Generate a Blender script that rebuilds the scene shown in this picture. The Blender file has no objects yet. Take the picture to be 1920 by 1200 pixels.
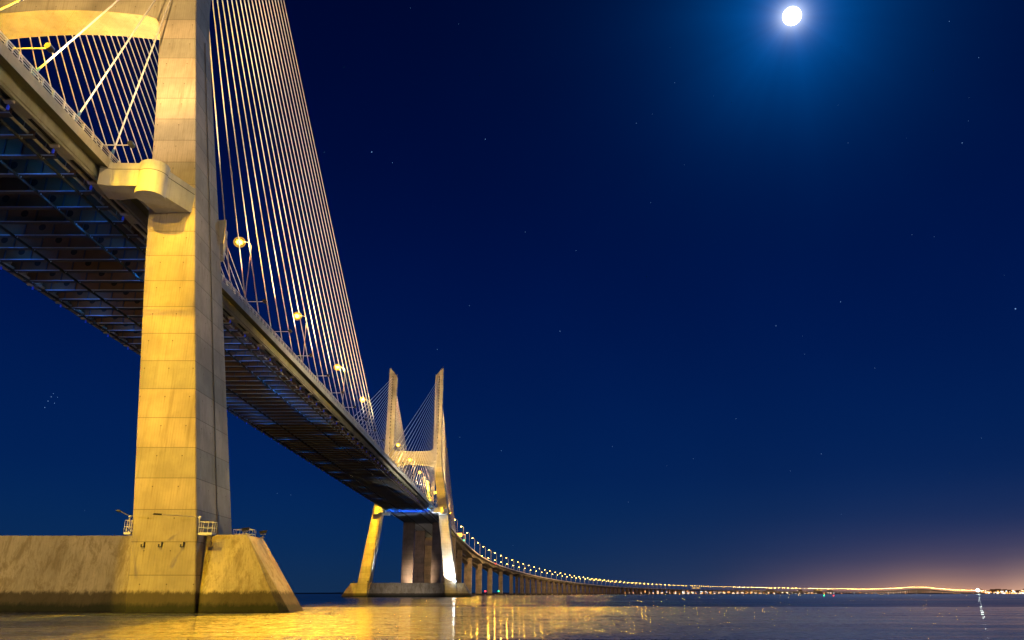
import bpy, math, random
from mathutils import Vector, Matrix
random.seed(7)
R = math.radians
C = bpy.context.scene.collection
ZW = 2.0                      # camera height above the water; all "rel" heights below are measured from the camera

# ------------------------------------------------------------------ helpers
def lin(r, g, b):
    f = lambda v: (v/255/12.92) if v/255 <= .04045 else ((v/255+.055)/1.055)**2.4
    return (f(r), f(g), f(b), 1)

class MB:
    def __init__(s): s.v = []; s.f = []; s.m = []
    def add(s, vs, fs, mi=0):
        o = len(s.v); s.v += [tuple(v) for v in vs]; s.f += [tuple(i+o for i in f) for f in fs]; s.m += [mi]*len(fs)
    def box(s, x0, x1, y0, y1, z0, z1, mi=0):
        s.add([(x0,y0,z0),(x1,y0,z0),(x1,y1,z0),(x0,y1,z0),(x0,y0,z1),(x1,y0,z1),(x1,y1,z1),(x0,y1,z1)],
              [(0,3,2,1),(4,5,6,7),(0,1,5,4),(1,2,6,5),(2,3,7,6),(3,0,4,7)], mi)
    def loft(s, rings, mi=0, caps=True, closed=True):
        n = len(rings[0]); vs = [p for r in rings for p in r]; fs = []
        for k in range(len(rings)-1):
            for i in range(n if closed else n-1):
                j = (i+1) % n
                fs.append((k*n+i, k*n+j, (k+1)*n+j, (k+1)*n+i))
        if caps: fs.append(tuple(range(n))[::-1]); fs.append(tuple((len(rings)-1)*n+i for i in range(n)))
        s.add(vs, fs, mi)
    def tube(s, a, b, r, n=8, r2=None, mi=0):
        a = Vector(a); b = Vector(b); d = (b-a).normalized()
        u = d.orthogonal().normalized(); w = d.cross(u); r2 = r if r2 is None else r2
        s.loft([[p + (u*math.cos(t)+w*math.sin(t))*q for t in [2*math.pi*i/n for i in range(n)]] for p, q in ((a,r),(b,r2))], mi)
    def prism(s, poly, axis, a, b, mi=0):
        f = {'x': lambda p,c:(c,p[0],p[1]), 'y': lambda p,c:(p[0],c,p[1]), 'z': lambda p,c:(p[0],p[1],c)}[axis]
        s.loft([[f(p,a) for p in poly],[f(p,b) for p in poly]], mi)
    def ball(s, c, r, n=10, sz=1, mi=0):
        c = Vector(c); rings = []
        for k in range(1, n//2+1):
            ph = math.pi*k/(n//2+1)
            rings.append([c+Vector((math.sin(ph)*math.cos(t)*r, math.sin(ph)*math.sin(t)*r, math.cos(ph)*r*sz)) for t in [2*math.pi*i/n for i in range(n)]])
        s.loft(rings, mi)
    def build(s, name, mats, parent=None, smooth=False, loc=None):
        me = bpy.data.meshes.new(name); me.from_pydata(s.v, [], s.f)
        for m in (mats if isinstance(mats, (list,tuple)) else [mats]): me.materials.append(m)
        for p, mi in zip(me.polygons, s.m): p.material_index = mi; p.use_smooth = smooth
        import bmesh
        b = bmesh.new(); b.from_mesh(me); bmesh.ops.recalc_face_normals(b, faces=b.faces); b.to_mesh(me); b.free()
        if smooth:
            try: me.set_sharp_from_angle(angle=R(40))
            except Exception: pass
        o = bpy.data.objects.new(name, me); C.objects.link(o)
        if parent: o.parent = parent
        if loc: o.location = loc
        return o
def empty(name, loc=(0,0,0), rz=0):
    o = bpy.data.objects.new(name, None); C.objects.link(o); o.location = loc; o.rotation_euler = (0,0,rz); o.empty_display_size = .2; return o
def tag(o, label=None, cat=None, group=None, kind=None):
    for k, v in (('label',label),('category',cat),('group',group),('kind',kind)):
        if v: o[k] = v
    return o
def copy_tree(o, parent=None):
    c = o.copy(); C.objects.link(c); c.parent = parent
    for ch in [x for x in o.children]: copy_tree(ch, c)
    return c
def light(kind, name, loc, col, power, parent=None, target=None, cone=60, blend=.5, size=.3):
    d = bpy.data.lights.new(name, kind); d.color = col[:3]; d.energy = power
    d.shadow_soft_size = size
    if kind == 'SPOT': d.spot_size = R(cone); d.spot_blend = blend
    o = bpy.data.objects.new(name, d); C.objects.link(o); o.location = loc
    if target is not None: o.rotation_euler = (Vector(target)-Vector(loc)).to_track_quat('-Z','Y').to_euler()
    if parent:
        o.parent = parent; o.matrix_parent_inverse = Matrix.Translation(parent.location).inverted()
    return o

# ------------------------------------------------------------------ materials
class NT:
    def __init__(s, tree): s.t = tree; s.n = tree.nodes; s.l = tree.links
    def node(s, typ, **kw):
        n = s.n.new(typ)
        for k, v in kw.items():
            if k in ('op','operation'): n.operation = v
            elif k == 'ins':
                for i, x in v.items():
                    if hasattr(x, 'is_linked') or hasattr(x, 'links'): s.l.new(x, n.inputs[i])
                    else: n.inputs[i].default_value = x
            else: setattr(n, k, v)
        return n
    def math(s, op, a, b=0, c=0, clamp=False):
        return s.node('ShaderNodeMath', op=op, use_clamp=clamp, ins={0:a,1:b,2:c}).outputs[0]
    def mix(s, f, a, b, mode='MIX'):
        n = s.n.new('ShaderNodeMix'); n.data_type = 'RGBA'; n.blend_type = mode
        for i, x in ((0,f),(6,a),(7,b)):
            if hasattr(x,'links'): s.l.new(x, n.inputs[i])
            else: n.inputs[i].default_value = x
        return n.outputs[2]
    def noise(s, vec, scale, detail=4, rough=.55, dist=0):
        n = s.node('ShaderNodeTexNoise', ins={'Scale':scale,'Detail':detail,'Roughness':rough,'Distortion':dist}); s.l.new(vec, n.inputs['Vector']); return n.outputs[0]
    def map(s, vec, scale):
        n = s.node('ShaderNodeMapping'); n.inputs['Scale'].default_value = scale; s.l.new(vec, n.inputs['Vector']); return n.outputs[0]
    def ss(s, v, a, b, lo=0, hi=1):
        n = s.node('ShaderNodeMapRange', interpolation_type='SMOOTHSTEP', ins={1:a,2:b,3:lo,4:hi}); s.l.new(v, n.inputs[0]); return n.outputs[0]

def mat(name):
    m = bpy.data.materials.new(name); m.use_nodes = True; t = NT(m.node_tree); return m, t, t.n['Principled BSDF']
def simple(name, col, rough=.6, metal=0, emit=None, es=0, noisy=.15, ns=3):
    m, t, b = mat(name)
    if noisy:
        p = t.node('ShaderNodeNewGeometry').outputs['Position']
        f = t.noise(p, ns, 4)
        c = t.mix(f, tuple(x*(1-noisy) for x in col[:3])+(1,), tuple(min(1,x*(1+noisy)) for x in col[:3])+(1,))
        t.l.new(c, b.inputs['Base Color'])
    else: b.inputs['Base Color'].default_value = col
    b.inputs['Roughness'].default_value = rough; b.inputs['Metallic'].default_value = metal
    if emit: b.inputs['Emission Color'].default_value = emit; b.inputs['Emission Strength'].default_value = es
    return m

def concrete(name, base=(.42,.39,.33), lift=3.48, z0=10.8, board=True, tide=True, stain=.5, panel=0, holes=False, mott=0):
    m, t, b = mat(name)
    g = t.node('ShaderNodeNewGeometry'); P = g.outputs['Position']
    sep = t.node('ShaderNodeSeparateXYZ', ins={0:P}); X, Y, Z = sep.outputs
    big = t.noise(P, .22, 5); med = t.noise(P, 1.3, 5, .6); fine = t.noise(P, 9, 3, .6)
    streak = t.noise(t.map(P, (.9,.9,.06)), 1.0, 6, .72)
    streak2 = t.noise(t.map(P, (5,5,.15)), 1.0, 4, .6)
    c = t.mix(t.ss(big,.3,.7), tuple(x*.80 for x in base)+(1,), tuple(x*1.14 for x in base)+(1,))
    c = t.mix(t.math('MULTIPLY', t.ss(streak,.5,.8), stain), c, tuple(x*y for x,y in zip(base,(.42,.38,.30)))+(1,))
    c = t.mix(t.math('MULTIPLY', t.ss(streak2,.52,.75), .32*stain*2), c, tuple(x*y for x,y in zip(base,(.55,.52,.46)))+(1,))
    c = t.mix(t.math('MULTIPLY', t.ss(med,.55,.75), .25), c, tuple(x*.6 for x in base)+(1,))
    hgt = t.math('MULTIPLY', fine, .25)
    if mott:
        m1 = t.noise(t.map(P, (.55,.55,.22)), 1, 7, .78, .6); m2 = t.noise(P, 3.5, 5, .8)
        c = t.mix(t.math('MULTIPLY', t.ss(m1,.47,.62), mott), c, (base[0]*.42,base[1]*.36,base[2]*.22,1))
        c = t.mix(t.math('MULTIPLY', t.ss(m1,.42,.30), mott*.6), c, (min(1,base[0]*1.5),min(1,base[1]*1.45),base[2]*1.3,1))
        c = t.mix(t.math('MULTIPLY', t.ss(m2,.58,.68), mott*.6), c, (base[0]*.3,base[1]*.26,base[2]*.18,1))
    if board:                                    # fine vertical board marks
        u = t.math('ADD', t.math('MULTIPLY', X, 1.0), Y)
        fr = t.math('FRACT', t.math('MULTIPLY', u, 3.2))
        ln = t.math('LESS_THAN', fr, .12)
        c = t.mix(t.math('MULTIPLY', ln, t.math('MULTIPLY', med, .6)), c, (base[0]*.5,base[1]*.5,base[2]*.5,1))
        hgt = t.math('SUBTRACT', hgt, t.math('MULTIPLY', ln, .5))
    if lift:                                     # pour joints and alternating lift tone
        zz = t.math('DIVIDE', t.math('SUBTRACT', Z, z0), lift)
        fr = t.math('FRACT', zz)
        jl = t.math('LESS_THAN', fr, .022)
        wob = t.node('ShaderNodeTexWhiteNoise', noise_dimensions='1D', ins={'W':t.math('FLOOR', zz)}).outputs[0]
        c = t.mix(1, c, t.node('ShaderNodeCombineColor', ins={0:t.math('ADD',.86,t.math('MULTIPLY',wob,.30)),1:t.math('ADD',.86,t.math('MULTIPLY',wob,.2)),2:t.math('ADD',.86,t.math('MULTIPLY',wob,.16))}).outputs[0], 'MULTIPLY')
        c = t.mix(t.math('MULTIPLY', jl, .8), c, (base[0]*.32,base[1]*.3,base[2]*.28,1))
        c = t.mix(t.math('MULTIPLY', t.ss(fr,.0,.25,.30,0), t.ss(streak2,.4,.7)), c, tuple(x*.55 for x in base)+(1,))
        hgt = t.math('SUBTRACT', hgt, jl)
        if holes:
            ux = t.math('SUBTRACT', t.math('FRACT', t.math('DIVIDE', t.math('ADD', X, Y), 2.9)), .5); uz = t.math('SUBTRACT', fr, .74)
            dd = t.math('ADD', t.math('MULTIPLY', t.math('MULTIPLY', ux, ux), 8.4), t.math('MULTIPLY', t.math('MULTIPLY', uz, uz), 12.1))
            c = t.mix(t.math('MULTIPLY', t.math('LESS_THAN', dd, .006), .7), c, (.05,.04,.03,1))
            rs = t.math('MULTIPLY', t.math('LESS_THAN', t.math('ABSOLUTE', ux), .018), t.ss(uz, -.55, 0, 0, .35)); rs = t.math('MULTIPLY', rs, t.math('LESS_THAN', uz, 0))
            c = t.mix(rs, c, (base[0]*.45,base[1]*.36,base[2]*.22,1))
    if tide:                                     # dark tidal band, green at the foot
        wz = t.math('ADD', Z, t.math('MULTIPLY', t.math('SUBTRACT', t.noise(t.map(P, (1.4,1.4,.6)), 1, 6, .8), .5), 1.5))
        c = t.mix(t.ss(wz, 2.45, 1.95, 0, .88), c, (.040,.031,.014,1))
        c = t.mix(t.ss(wz, 1.25, .6, 0, .92), c, (.010,.017,.004,1))
        c = t.mix(t.ss(wz, .3, .1, 0, .9), c, (.006,.006,.004,1))
    t.l.new(c, b.inputs['Base Color']); b.inputs['Roughness'].default_value = .85
    bp = t.node('ShaderNodeBump', ins={'Strength':.45,'Distance':.05}); t.l.new(hgt, bp.inputs['Height']); t.l.new(bp.outputs[0], b.inputs['Normal'])
    return m

M = {}
M['pylon'] = concrete('pylon_concrete', (.48,.43,.33), stain=.65, holes=True)
M['base'] = concrete('foundation_concrete', (.52,.46,.33), lift=0, board=True, stain=.9, mott=.62)
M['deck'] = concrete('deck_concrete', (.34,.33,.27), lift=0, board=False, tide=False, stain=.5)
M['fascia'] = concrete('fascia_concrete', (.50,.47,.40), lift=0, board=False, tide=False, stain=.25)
M['parapet'] = concrete('parapet_glow_tone', (.86,.72,.55), lift=0, board=False, tide=False, stain=.12)  # pale colour stands in for the line of light along the road
M['pier'] = concrete('pier_concrete', (.34,.29,.24), stain=.7)
M['via'] = concrete('viaduct_concrete', (.36,.31,.23), lift=0, board=False, tide=False, stain=.5)
M['ledge'] = concrete('ledge_shade', (.13,.12,.055), lift=0, board=False, tide=False, stain=.6)  # dark base colour paints the shade under the overhanging ledge
M['dark'] = simple('recess_shade', (.01,.01,.01,1), .9)  # near-black colour stands in for the shade inside slots and holes
M['steel_web'] = simple('girder_web_paint', (.12,.065,.028,1), .55, ns=.8, noisy=.35)
M['steel_lip'] = simple('girder_lit_tone', (.30,.36,.46,1), .4, ns=2)  # pale blue colour paints the lamp light along the girder lip
M['steel_under'] = simple('girder_shade_tone', (.035,.035,.05,1), .6, ns=2)  # dark colour paints the shade under the flanges; also on stiffeners
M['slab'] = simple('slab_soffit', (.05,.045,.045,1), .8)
M['rail_g'] = simple('gantry_rail_steel', (.035,.034,.022,1), .9, ns=4)
M['pipe'] = simple('drain_pipe_grey', (.30,.27,.20,1), .5, ns=4)
M['cable'] = simple('cable_sheath_white', (.80,.76,.72,1), .4, ns=1, noisy=.05)
M['socket'] = simple('cable_socket_blue_grey', (.10,.22,.42,1), .4, .3)
M['whitem'] = simple('white_painted_steel', (.74,.73,.70,1), .45, ns=5, noisy=.08)
M['blackm'] = simple('black_lamp_housing', (.02,.02,.02,1), .45)
M['fairing'] = concrete('white_fairing_sheet', (.50,.50,.50), lift=0, board=False, tide=False, stain=.45)
M['seam'] = simple('dark_seam', (.06,.055,.05,1), .7)
M['galv'] = simple('galvanised_pole', (.62,.60,.55,1), .4, .2, ns=3, noisy=.08)
M['asphalt'] = simple('asphalt', (.05,.05,.05,1), .85)
def emis(name, col, s):
    m = bpy.data.materials.new(name); m.use_nodes = True; t = NT(m.node_tree); t.n.clear()
    e = t.node('ShaderNodeEmission', ins={0:col,1:s}); o = t.node('ShaderNodeOutputMaterial'); t.l.new(e.outputs[0], o.inputs[0]); return m
SOD = (1.0,.58,.10,1); SODL = (1.0,.70,.32,1)
M['sodium'] = emis('lit_sodium_lens', (1.0,.54,.012,1), 110)
M['sodium_via'] = emis('lit_sodium_lens_viaduct', (1.0,.62,.12,1), 30)
M['sodium_far'] = emis('lit_sodium_lens_far', (1.0,.58,.10,1), 60)
M['sodium_vfar'] = emis('lit_sodium_lens_horizon', (1.0,.55,.12,1), 260)
M['white_lamp'] = emis('lit_white_lens', (.82,.92,1,1), 35)
M['blue_lamp'] = simple('blue_lamp_glass', (.02,.05,.5,1), .3, emit=(.02,.06,.9,1), es=.22, noisy=0)
mg = bpy.data.materials.new('lamp_glow_halo'); mg.use_nodes = True; tg = NT(mg.node_tree); tg.n.clear()
eg = tg.node('ShaderNodeEmission', ins={0:(1,.50,.03,1),1:.9}); tr = tg.node('ShaderNodeBsdfTransparent'); ag = tg.node('ShaderNodeMixShader', ins={0:.42,1:tr.outputs[0],2:eg.outputs[0]}); og = tg.node('ShaderNodeOutputMaterial'); tg.l.new(ag.outputs[0], og.inputs[0])
M['glow_shell'] = mg  # see-through glowing shell, paints a golden halo round the lens
M['red_lamp'] = emis('lit_red_lens', (1,.03,.02,1), 8)
M['green_lamp'] = emis('lit_green_lens', (.02,1,.35,1), 8)
M['sign'] = simple('sign_panel', (.75,.6,.25,1), .5, emit=(1,.62,.15,1), es=.8, noisy=.1)

# ------------------------------------------------------------------ world
w = bpy.data.worlds.new("World"); bpy.context.scene.world = w; w.use_nodes = True
t = NT(w.node_tree); t.n.clear()
d = t.node('ShaderNodeTexCoord').outputs['Generated']
nv = t.node('ShaderNodeVectorMath', operation='NORMALIZE', ins={0:d}).outputs[0]
sp = t.node('ShaderNodeSeparateXYZ', ins={0:nv}); dx, dy, dz_ = sp.outputs
el = t.math('MULTIPLY', t.math('ARCSINE', dz_), 180/math.pi)
az = t.math('MULTIPLY', t.math('ARCTAN2', dx, dy), 180/math.pi)
ramp = t.n.new('ShaderNodeValToRGB'); ramp.color_ramp.interpolation = 'B_SPLINE'
stops = [(-2,(20,46,80)),(0,(20,46,80)),(3,(8,43,88)),(8,(1,34,88)),(19,(0,19,74)),(30,(0,10,56)),(44,(0,6,44)),(90,(0,4,30))]
cr = ramp.color_ramp
cr.elements[0].position = 0; cr.elements[0].color = lin(*stops[0][1])
cr.elements[1].position = 1; cr.elements[1].color = lin(*stops[-1][1])
for a, c in stops[1:-1]:
    e = cr.elements.new((a+2)/92); e.color = lin(*c)
t.l.new(t.math('DIVIDE', t.math('ADD', el, 2), 92, clamp=True), ramp.inputs[0])
MOON_AZ, MOON_EL = 24.04, 38.39
md = Vector((math.sin(R(MOON_AZ))*math.cos(R(MOON_EL)), math.cos(R(MOON_AZ))*math.cos(R(MOON_EL)), math.sin(R(MOON_EL))))
ang = t.math('MULTIPLY', t.math('ARCCOSINE', t.math('MINIMUM', t.node('ShaderNodeVectorMath', operation='DOT_PRODUCT', ins={0:nv,1:tuple(md)}).outputs['Value'], .9999999)), 180/math.pi)
ex = lambda v, k: t.math('EXPONENT', t.math('MULTIPLY', v, -1/k))
elp = t.math('MAXIMUM', el, 0)
col = ramp.outputs[0]
def addc(col, c, f): 
    return t.mix(f, col, c, 'ADD')
azf = t.ss(az, -4, 34); azf2 = t.ss(az, 12, 36)
band = t.math('ADD', .75, t.math('MULTIPLY', t.noise(t.map(nv, (3,3,26)), 1.2, 4), .5))
col = addc(col, (.050,.038,.050,1), t.math('MULTIPLY', t.math('MULTIPLY', ex(elp,2.4), azf), band))
col = addc(col, (.62,.28,.09,1), t.math('MULTIPLY', t.math('MULTIPLY', ex(elp,.95), azf2), band))
azg = t.math('MULTIPLY', t.math('SUBTRACT', az, 27), 1/3.0); azg = t.ss(t.math('ABSOLUTE', azg), 1.3, 0)
col = addc(col, (.26,.13,.02,1), t.math('MULTIPLY', ex(elp,.55), azg))
azh = t.math('MULTIPLY', t.math('SUBTRACT', az, 33.5), 1/2.6); azh = t.ss(t.math('ABSOLUTE', azh), 1.3, 0)
col = addc(col, (.28,.20,.12,1), t.math('MULTIPLY', ex(elp,.8), azh))
vdir = t.node('ShaderNodeVectorMath', operation='NORMALIZE', ins={0:t.node('ShaderNodeVectorMath', operation='SUBTRACT', ins={0:nv,1:tuple(md)}).outputs[0]}).outputs[0]
haze = t.math('ADD', .72, t.math('MULTIPLY', t.noise(vdir, 2.2, 2), .56))
col = addc(col, (.000,.022,.10,1), t.math('MULTIPLY', ex(ang, 7), haze))
col = addc(col, (.000,.14,.52,1), t.math('MULTIPLY', ex(ang, 2.7), haze))
col = addc(col, (1,1,1,1), t.math('MULTIPLY', ex(ang, .42), 2.2))
nz = t.noise(nv, 3.0, 3); col = t.mix(1, col, t.mix(nz, (.86,.86,.88,1), (1.12,1.12,1.1,1)), 'MULTIPLY')
bg = t.node('ShaderNodeBackground', ins={'Strength':1.0}); t.l.new(col, bg.inputs[0])
o = t.node('ShaderNodeOutputWorld'); t.l.new(bg.outputs[0], o.inputs[0])

# moon (a real sphere far out), stars
mp = md*21000 + Vector((0,0,ZW))
mb = MB(); mb.ball((0,0,0), 218, 32)
tag(mb.build('full_moon', emis('moon_glow', (.95,.98,1,1), 6), smooth=True, loc=mp), 'brilliant white full moon high in the dark blue sky', 'moon')
f_px = 1450.0; pitch = math.atan((1113-600)/f_px); cth, sth = math.cos(pitch), math.sin(pitch)
def ray(x, y):
    a = (x-960)/f_px; b = (600-y)/f_px; return Vector((a, cth-b*sth, sth+b*cth)).normalized()
mb = MB()
known = [(697,285,2.2),(736,305,1.2),(910,261,1.5),(1904,579,2.4),(1804,268,1.4),(1576,566,1.4),(1050,621,1.4),(1193,231,1),(1455,611,1.3),(1540,851,1.1),(496,117,1.3),(586,300,1.2),
 (96,744,1.4),(90,752,1.4),(102,756,1.2),(84,764,1.4),(100,738,1),(108,745,1),(940,845,1),(1265,155,1),(1380,785,1),(985,435,.9),(1080,470,1),(1220,380,.8),(1710,440,.9),(1590,268,.8),(880,573,.9),(862,820,1),(820,655,1),(1640,690,.8),(1300,860,.8),(545,928,.8),(520,925,.8),(1780,40,1),(1835,108,1),(770,15,.8),(860,45,.8)]
for _ in range(150): known.append((random.uniform(-500,2500), random.uniform(-700,1040), random.uniform(.35,.8)))
for x, y, s in known:
    dd = ray(x, y); r = 7.5*s; cpt = dd*20000+Vector((0,0,ZW))
    mb.add([cpt+Vector(v)*r for v in ((1,0,0),(-1,0,0),(0,1,0),(0,-1,0),(0,0,1),(0,0,-1))],[(0,2,4),(2,1,4),(1,3,4),(3,0,4),(2,0,5),(1,2,5),(3,1,5),(0,3,5)])
tag(mb.build('stars', emis('star_glow', (.25,.5,1,1), .75)), 'faint blue stars scattered over the night sky', 'stars', kind='stuff')

# ------------------------------------------------------------------ path of the crossing (right edge)
CX = -65.4; HW = 15.8
def zt(D):                                   # rel height of the top of the fascia on the straight bridge
    pts = [(-400,50.6),(110,50.6),(219,50.95),(350,51.4),(500,52.1),(600,52.0),(719,50.7)]
    for (a,za),(b,zb) in zip(pts, pts[1:]):
        if D <= b: return za+(zb-za)*max(0,(D-a))/(b-a)
    return 50.7
DN, DF, DE = 94.0, 513.0, 719.0

# ------------------------------------------------------------------ cable stayed bridge
bridge = empty('cable_stayed_bridge', (0,0,0))
tag(bridge, 'long cable stayed road bridge with tall concrete H pylons at left', 'bridge')

def sect_strip(poly, D0, D1, step=8.35, mi=0, mb=None, side=1):
    n = max(1, round((D1-D0)/step)); rings = []
    for k in range(n+1):
        D = D0+(D1-D0)*k/n; z = zt(D)-50.6+ZW
        rings.append([(CX+side*(x-CX), D, zz+z) for x, zz in poly])
    mb.loft(rings, mi)
mb = MB(); D0, D1 = -120, DE
for sd in (1,-1):
    # fascia + cantilever, edge girder
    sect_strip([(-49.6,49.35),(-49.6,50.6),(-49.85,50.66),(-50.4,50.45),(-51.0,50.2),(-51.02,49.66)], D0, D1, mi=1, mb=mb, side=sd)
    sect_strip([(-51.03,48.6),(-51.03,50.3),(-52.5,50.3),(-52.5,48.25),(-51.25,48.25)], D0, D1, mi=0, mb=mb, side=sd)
    sect_strip([(-51.1,48.86),(-50.96,48.82),(-50.96,48.3),(-51.25,48.2),(-51.25,48.24)], D0, D1, mi=0, mb=mb, side=sd)
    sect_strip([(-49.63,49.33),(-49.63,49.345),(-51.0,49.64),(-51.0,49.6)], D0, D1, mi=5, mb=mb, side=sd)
    # ladder frame under the girder with dark strips painted as the shade in its slots
    sect_strip([(-51.1,47.95),(-51.1,48.22),(-51.45,48.22),(-51.45,47.95)], D0, D1, mi=0, mb=mb, side=sd)
    sect_strip([(-52.15,47.95),(-52.15,48.22),(-52.5,48.22),(-52.5,47.95)], D0, D1, mi=0, mb=mb, side=sd)
    D = -116
    while D < D1-4:
        z = zt(D)-50.6+ZW
        a, b = sorted((CX+sd*(-51.45-CX), CX+sd*(-52.15-CX)))
        mb.box(a, b, D, D+3.2, 47.96+z, 48.21+z, 0)
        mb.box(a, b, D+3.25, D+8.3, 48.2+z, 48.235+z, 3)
        D += 8.35
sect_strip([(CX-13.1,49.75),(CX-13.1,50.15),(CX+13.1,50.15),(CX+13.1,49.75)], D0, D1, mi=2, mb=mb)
sect_strip([(CX-13.1,50.16),(CX-13.1,50.26),(CX+13.1,50.26),(CX+13.1,50.16)], D0, D1, mi=4, mb=mb)
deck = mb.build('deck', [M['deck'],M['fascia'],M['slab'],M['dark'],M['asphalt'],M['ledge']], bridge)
tag(deck, 'wide road deck with concrete edge beams and steel ribbed underside')

# railing and crash barrier on the deck
mb = MB()
for sd in (1,-1):
    for h, r in ((.55,.035),(.85,.035),(1.12,.06)):
        sect_strip([(-49.95+r,50.6+h-r),(-49.95+r,50.6+h+r),(-49.95-r,50.6+h+r),(-49.95-r,50.6+h-r)], D0, DN-10, mb=mb, side=sd)
        sect_strip([(-49.95+r,50.6+h-r),(-49.95+r,50.6+h+r),(-49.95-r,50.6+h+r),(-49.95-r,50.6+h-r)], DN-10, DE, mb=mb, side=sd)
    D = D0+1
    while D < DE:
        z = zt(D)-50.6+ZW; a, b = sorted((CX+sd*(-49.85-CX), CX+sd*(-50.05-CX)))
        mb.box(a, b, D-.09, D+.09, 50.5+z, 51.75+z); D += 2.09
mb.build('railing', M['whitem'], deck)
mb = MB()
for sd in (1,-1): sect_strip([(-52.2,50.3),(-52.25,51.25),(-52.45,51.25),(-52.6,50.3)], D0, DE, mb=mb, side=sd)
mb.build('crash_barrier', M['fascia'], deck)
for sd in (1,-1):
    mb = MB(); sect_strip([(-53.2+.17*math.cos(a), 47.75+.17*math.sin(a)) for a in [i*math.pi/4 for i in range(8)]], D0, D1, mb=mb, side=sd)
    D = D0
    while D < 500:
        z = zt(D)-50.6+ZW; x = CX+sd*(-53.2-CX); mb.tube((x,D,47.75+z),(x,D+.18,47.75+z), .215, 8)
        mb.box(x-.03, x+.03, D+.3, D+.4, 47.9+z, 49.7+z); D += 4.175
    mb.build('drain_pipe', M['pipe'], deck)
for off in (6.5, -4.0, 11.6, -11.6):
    mb = MB(); x = CX+off
    sect_strip([(x-.08,46.8),(x-.08,46.95),(x+.08,46.95),(x+.08,46.8)], D0, D1, mb=mb)
    sect_strip([(x-.03,46.95),(x-.03,47.15),(x+.03,47.15),(x+.03,46.95)], D0, D1, mb=mb)
    mb.build('gantry_rail', M['rail_g'], deck)
    # hangers come with the cross girders

def girder_mesh():
    mb = MB(); L = 13.05
    mb.box(-L, L, -.02, .02, -.0, 2.45, 0)
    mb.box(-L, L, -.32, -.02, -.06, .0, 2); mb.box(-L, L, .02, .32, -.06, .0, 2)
    mb.box(-L, L, -.325, -.29, -.06, .09, 1)             # lip added and coloured to carry the blue-lit stripe
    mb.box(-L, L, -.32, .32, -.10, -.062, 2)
    mb.box(-L, L, -.25, .25, 2.45, 2.52, 2)
    for x in range(-11, 12, 2):
        if x % 4 == 1 or random.random() < .25: mb.box(x-.08, x+.08, -.2, -.022, .0, 2.4, 2)
    for x in (-8.6, -.7, 5.4):                             # dark discs stand in for the shade in round service openings
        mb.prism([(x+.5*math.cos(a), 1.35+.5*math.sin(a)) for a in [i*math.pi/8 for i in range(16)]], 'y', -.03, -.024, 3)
    for off in (6.5,-4.0,11.6,-11.6):
        mb.box(off-.16, off+.16, -.05, .05, -.28, -.1, 1); mb.box(off-.05, off+.05, -.35, -.3, -.25, .05, 1)
    return mb
gm = girder_mesh()
GS = 4.175; gD = -2.0 ; cnt = 0; first = None; rest = MB(); D = 44.0
while D < DE-2:
    if True:
        if cnt < 99:
            if first is None: first = gm.build('cross_girder', [M['steel_web'],M['steel_lip'],M['steel_under'],M['dark']], deck); o = first
            else: o = first.copy(); C.objects.link(o); o.parent = deck
            o.location = (CX, D, 47.25+zt(D)-50.6+ZW); cnt += 1
        else:
            z = 47.25+zt(D)-50.6+ZW
            rest.box(CX-13, CX+13, D-.02, D+.02, z, z+2.4, 0); rest.box(CX-13, CX+13, D-.3, D+.3, z-.1, z-.001, 2); rest.box(CX-13, CX+13, D-.33, D-.301, z-.1, z+.15, 1)
    D += GS
D = 44.0-GS
while D > -60:
    z = 47.25+ZW; rest.box(CX-13, CX+13, D-.02, D+.02, z, z+2.4, 0); rest.box(CX-13, CX+13, D-.3, D+.3, z-.1, z-.001, 2); D -= GS
o = rest.build('far_cross_girders', [M['steel_web'],M['steel_lip'],M['steel_under']], deck); o['kind'] = 'stuff'

# brackets with small blue lamps under both edge beams
brk = MB(); brk.box(-.5, .5, -.14, .14, 0, .32, 0); brk.box(-.42,.42,-.5,-.14,.0,.06,0)
lmp = MB(); lmp.tube((0,0,-.3),(0,0,.1), .15, 10); lmp.tube((0,0,.1),(0,0,.28), .06, 8)
fb = fl = None; k = 0; D = -116+3.2+8.35*18
blueD = []
while D < 500:
    for sd in (1,-1):
        z = zt(D)-50.6+ZW; x = CX+sd*(-51.8-CX)
        if fb is None: fb = brk.build('lamp_bracket', M['fascia'], deck); fl = lmp.build('blue_lamp', M['blue_lamp'], deck, smooth=True); a, b = fb, fl
        else:
            a = fb.copy(); b = fl.copy()
            for q in (a,b): C.objects.link(q); q.parent = deck
        a.location = (x, D+5.1, 47.64+z); b.location = (x-.25*sd, D+5.4, 47.38+z)
        blueD.append((x-.9*sd, D+5.6, 47.0+z, sd))
    D += 8.35; k += 1
    if k > 48: break

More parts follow.
